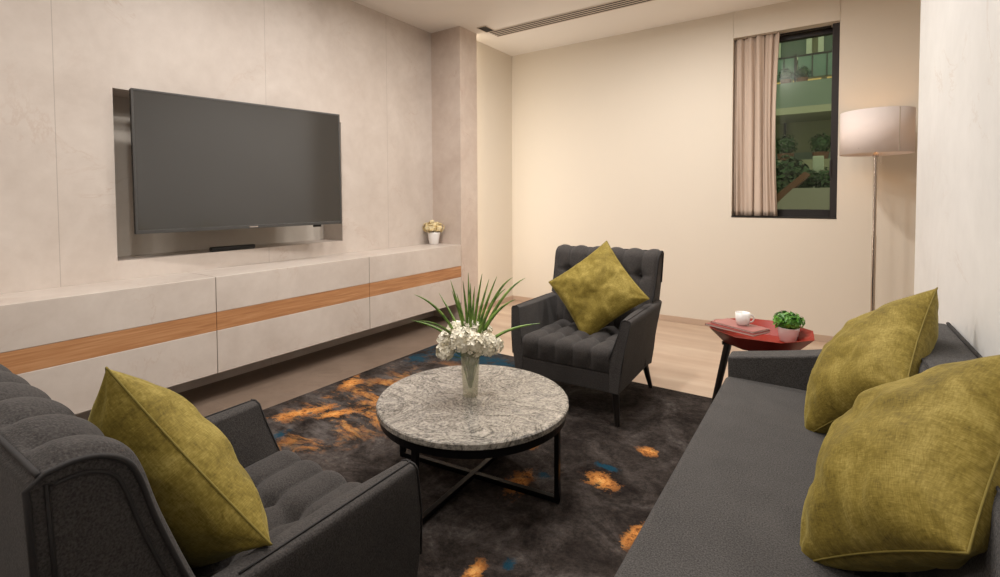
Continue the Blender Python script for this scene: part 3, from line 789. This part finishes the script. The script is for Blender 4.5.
# ------------------------------------------------------------------ side table
SX, SYT = -.275, 2.83
st = thing('side_table', 'red lacquered octagonal tray table between sofa and far wall', 'side table', (SX, SYT, 0))
def octo(r_, z, k=.72):
    pts_ = []
    for i in range(8):
        a = PI / 8 + i * PI / 4 + R(3); pts_.append((r_ * math.cos(a), r_ * math.sin(a), z))
    return pts_
bm = BM(); zr, zb_ = .572, .508
rings = [[bm.verts.new(p) for p in octo(*q)] for q in ((.165, zb_ - .012), (.172, zb_ - .012), (.248, zr), (.241, zr), (.168, zb_), (.1, zb_))]
for a, c in zip(rings, rings[1:]):
    for i in range(8): bm.faces.new((a[i], a[(i + 1) % 8], c[(i + 1) % 8], c[i]))
bm.faces.new(rings[0]); bm.faces.new(rings[-1])
obj('tray', bm, M['redtray'], st, bevel=.0015, seg=2)
for a in (R(200), R(290), R(20), R(110)):
    bm = BM(); c, s = math.cos(a), math.sin(a)
    tube(bm, [(c * .15, s * .15, zb_ - .012), (c * .25, s * .25, 0)], [.024, .014], 12, flat=.8); obj('leg', bm, M['legwood'], st)
bm = BM(); tube(bm, [(-.17, -.06, zb_ - .02), (.17, .06, zb_ - .02)], .01, 8); tube(bm, [(-.06, .17, zb_ - .02), (.06, -.17, zb_ - .02)], .01, 8); obj('brace', bm, M['legwood'], st)

def book(x, y, z, w_, d_, h_, rz, m_, label):
    t = thing('magazine', label, 'magazine', (x, y, z), rz, 'magazines on the side table')
    bm = BM(); box(bm, -w_ / 2 + .001, w_ / 2 - .002, -d_ / 2 + .002, d_ / 2 - .002, .001, h_ - .001); obj('pages', bm, M['paper'], t)
    bm = BM(); box(bm, -w_ / 2, w_ / 2, -d_ / 2, d_ / 2, h_ - .0012, h_); box(bm, -w_ / 2, w_ / 2, -d_ / 2, d_ / 2, 0, .0012); box(bm, -w_ / 2 - .0012, -w_ / 2, -d_ / 2, d_ / 2, 0, h_); obj('cover', bm, m_, t)
    return t
book(-.375, 2.77, zr + .001, .26, .15, .010, R(-24), M['magazine'], 'red magazine at the bottom of the stack on the red tray table')
book(-.365, 2.785, zr + .0115, .24, .13, .008, R(-29), M['magazine2'], 'pale pink magazine on top of the stack under the white cup')

cp = thing('coffee_cup', 'small white cup standing on the magazines', 'cup', (-.352, 2.79, zr + .021), R(0))
bm = BM(); lathe(bm, [(.026, 0), (.031, .004), (.037, .025), (.039, .07), (.036, .07), (.034, .026), (.024, .008)], 36); obj('cup_body', bm, M['white_ceramic'], cp, smooth=True)
bm = BM(); pts_ = [(.037 + .022 * math.sin(a), 0, .037 - .022 * math.cos(a)) for a in [PI * i / 12 for i in range(13)]]
tube(bm, pts_, .0045, 8); hd = obj('handle', bm, M['white_ceramic'], cp, smooth=True); cp.rotation_euler = (0, 0, R(25))

pp = thing('potted_plant', 'small bright green plant in a white pot on the red side table', 'plant', (-.158, 2.91, zb_ + .001))
bm = BM(); lathe(bm, [(.036, 0), (.042, .004), (.055, .075), (.056, .08), (.050, .08), (.046, .06)], 36); obj('pot', bm, M['white_ceramic'], pp, smooth=True)
bm = BM(); lathe(bm, [(.047, .06), (.048, .068)], 24); obj('soil', bm, M['soil'], pp)
bm = BM(); leafball(bm, (0, 0, .115), .078, 420, .017, (1, 1, .62)); ico(bm, (0, 0, .105), .05, 2, (1, 1, .6)); obj('foliage', bm, M['leaf'], pp)

pp.scale = (.92,) * 3; cp.scale = (.9,) * 3
# flower pot on the ledge
fp_scale = 1.25
fp = thing('flower_pot', 'little white pot of cream flowers on the marble ledge', 'plant', (-3.30, 3.77, .783))
bm = BM(); lathe(bm, [(.033, 0), (.037, .004), (.050, .085), (.052, .098), (.046, .098), (.042, .07)], 36); obj('pot', bm, M['white_ceramic'], fp, smooth=True)
bm = BM(); lathe(bm, [(.043, .08), (.044, .088)], 24); obj('soil', bm, M['soil'], fp)
for (a, b_, z, r_) in ((0, 0, .15, .045), (.05, .01, .135, .035), (-.05, -.02, .135, .036), (.01, -.045, .13, .033), (-.01, .045, .14, .034)):
    bm = BM(); petal_head(bm, (a, b_, z), r_, 22, .02); obj('flower_head', bm, M['petal2'], fp)

fp.scale = (fp_scale,) * 3
# ------------------------------------------------------------------ floor lamp
LX, LY = .292, 4.70
fl = thing('floor_lamp', 'tall chrome floor lamp with a pale drum shade in the corner', 'floor lamp', (LX, LY, 0))
bm = BM(); lathe(bm, [(.14, 0), (.14, .012), (.135, .018), (.02, .022), (.012, .03)], 48); obj('base', bm, M['chrome'], fl, smooth=False, bevel=.001, seg=1)
bm = BM(); lathe(bm, [(.0145, .02), (.0145, .95)], 20); lathe(bm, [(.0115, .94), (.0115, 1.555)], 20); lathe(bm, [(.018, 1.545), (.02, 1.56), (.012, 1.58)], 20); obj('pole', bm, M['chrome'], fl, smooth=False, bevel=.001, seg=1)
bm = BM(); lathe(bm, [(.222, 1.565), (.222, 1.885)], 72, cap0=False, cap1=False); obj('lamp_shade', bm, M['shade'], fl, smooth=True, solid=.003)
bm = BM()
for z in (1.60, ):
    for k in range(3):
        a = k * 2 * PI / 3; tube(bm, [(0, 0, z), (.226 * math.cos(a), .226 * math.sin(a), z)], .002, 6)
obj('shade_spider', bm, M['chrome'], fl)
bm = BM(); sa = R(-58); box(bm, .2230, .2245, -.003, .003, 1.567, 1.883)
bmesh.ops.rotate(bm, verts=bm.verts, cent=(0, 0, 0), matrix=Matrix.Rotation(sa, 3, 'Z')); obj('shade_seam', bm, M['vent_white'], fl)
bm = BM(); tube(bm, [(.03, -.02, 1.57), (.03, -.02, 1.50)], .0012, 5); ico(bm, (.03, -.02, 1.495), .005, 1); obj('pull_cord', bm, M['chrome'], fl)
bm = BM(); ico(bm, (0, 0, 1.70), .032, 3, (1, 1, 1.2)); m = simple('bulb_glow', (1, .8, .5), .4); q = m.node_tree.nodes['Principled BSDF']
q.inputs['Emission Color'].default_value = (1, .55, .2, 1); q.inputs['Emission Strength'].default_value = 3; obj('bulb', bm, m, fl, smooth=True)
def light(name, kind, loc, energy, col, **kw):
    l = bpy.data.lights.new(name, kind); l.energy = energy; l.color = col
    for k, v_ in kw.items(): setattr(l, k, v_)
    o = bpy.data.objects.new(name, l); COL.objects.link(o); o.location = loc; return o
lg = light('recess_strip_light', 'AREA', (-3.06, PY1 + .02, 1.35), 6, (1, .95, .88), shape='RECTANGLE', size=.04, size_y=2.1)
lg.rotation_euler = (R(90), 0, R(-62) )
lo = light('lamp_bulb_light', 'POINT', (0, 0, 1.70), 1.6, (1, .55, .22), shadow_soft_size=.05); lo.parent = fl; lo.location = (0, 0, 1.76)

# ------------------------------------------------------------------ unseen ceiling lights, added to light the room
ADDED_LIGHTS = [(-2.0, 2.9, 36, 110), (-2.2, 1.7, 30, 110), (-2.0, -.1, 18, 110), (-1.25, 2.3, 46, 120), (-1.3, .6, 40, 120), (-.55, 2.4, 16, 110), (-.85, 3.68, 56, 120), (-1.3, -1.2, 42, 120)]
for (x, y, e, ang) in ADDED_LIGHTS:
    if e == 0: continue
    t = thing('added_light', 'added unseen round light at the ceiling above the seating area', 'added light', (x, y, H), group='added unseen lights')
    bm = BM(); lathe(bm, [(.055, -.004), (.07, -.004), (.07, -.0005), (.055, -.0005), (.055, -.004)], 32, cap0=False, cap1=False); obj('trim_ring', bm, M['vent_white'], t)
    bm = BM(); lathe(bm, [(.054, -.002), (.054, -.0006)], 32); obj('diffuser', bm, M['led'], t)
    l = light('added_light_lamp', 'AREA', (x, y, H - .012), e * .50, (1, .945, .89), shape='DISK', size=.16)
    l.parent = t; l.location = (0, 0, -.02)
    l.data.spread = R(178)

# ------------------------------------------------------------------ world, camera
w = bpy.data.worlds.new('World'); sc.world = w; w.use_nodes = True
w.node_tree.nodes['Background'].inputs[0].default_value = (.85, .83, .70, 1)
w.node_tree.nodes['Background'].inputs[1].default_value = 1.5

f, yaw, pitch, roll, cx, cy = 489.762, .60302, -.0330577, .00514380, 490.726, 214.194
c, s = math.cos, math.sin
Rz = Matrix(((c(yaw), -s(yaw), 0), (s(yaw), c(yaw), 0), (0, 0, 1)))
Rx = Matrix(((1, 0, 0), (0, c(pitch), -s(pitch)), (0, s(pitch), c(pitch))))
Ry = Matrix(((c(roll), 0, s(roll)), (0, 1, 0), (-s(roll), 0, c(roll))))
m3 = Rz @ Rx @ Ry
rt, fw, up = m3.col[0], m3.col[1], m3.col[2]
mw = Matrix((rt, up, -fw)).transposed().to_4x4(); mw.translation = (0, 0, 1.25)
cam = bpy.data.cameras.new('camera'); co = bpy.data.objects.new('camera', cam); COL.objects.link(co)
co.matrix_world = mw; cam.sensor_fit = 'HORIZONTAL'; cam.sensor_width = 36; cam.lens = f * 36 / 1000
cam.shift_x = (500 - cx) / 1000; cam.shift_y = -(288.5 - cy) / 1000; cam.clip_start = .05; cam.clip_end = 100
sc.camera = co
vs = sc.view_settings; vs.view_transform = 'Standard'; vs.look = 'None'; vs.gamma = 1; vs.use_curve_mapping = False
vs.exposure = .16
sc.cycles.use_denoising = True
sc.cycles.max_bounces = 8; sc.cycles.diffuse_bounces = 5
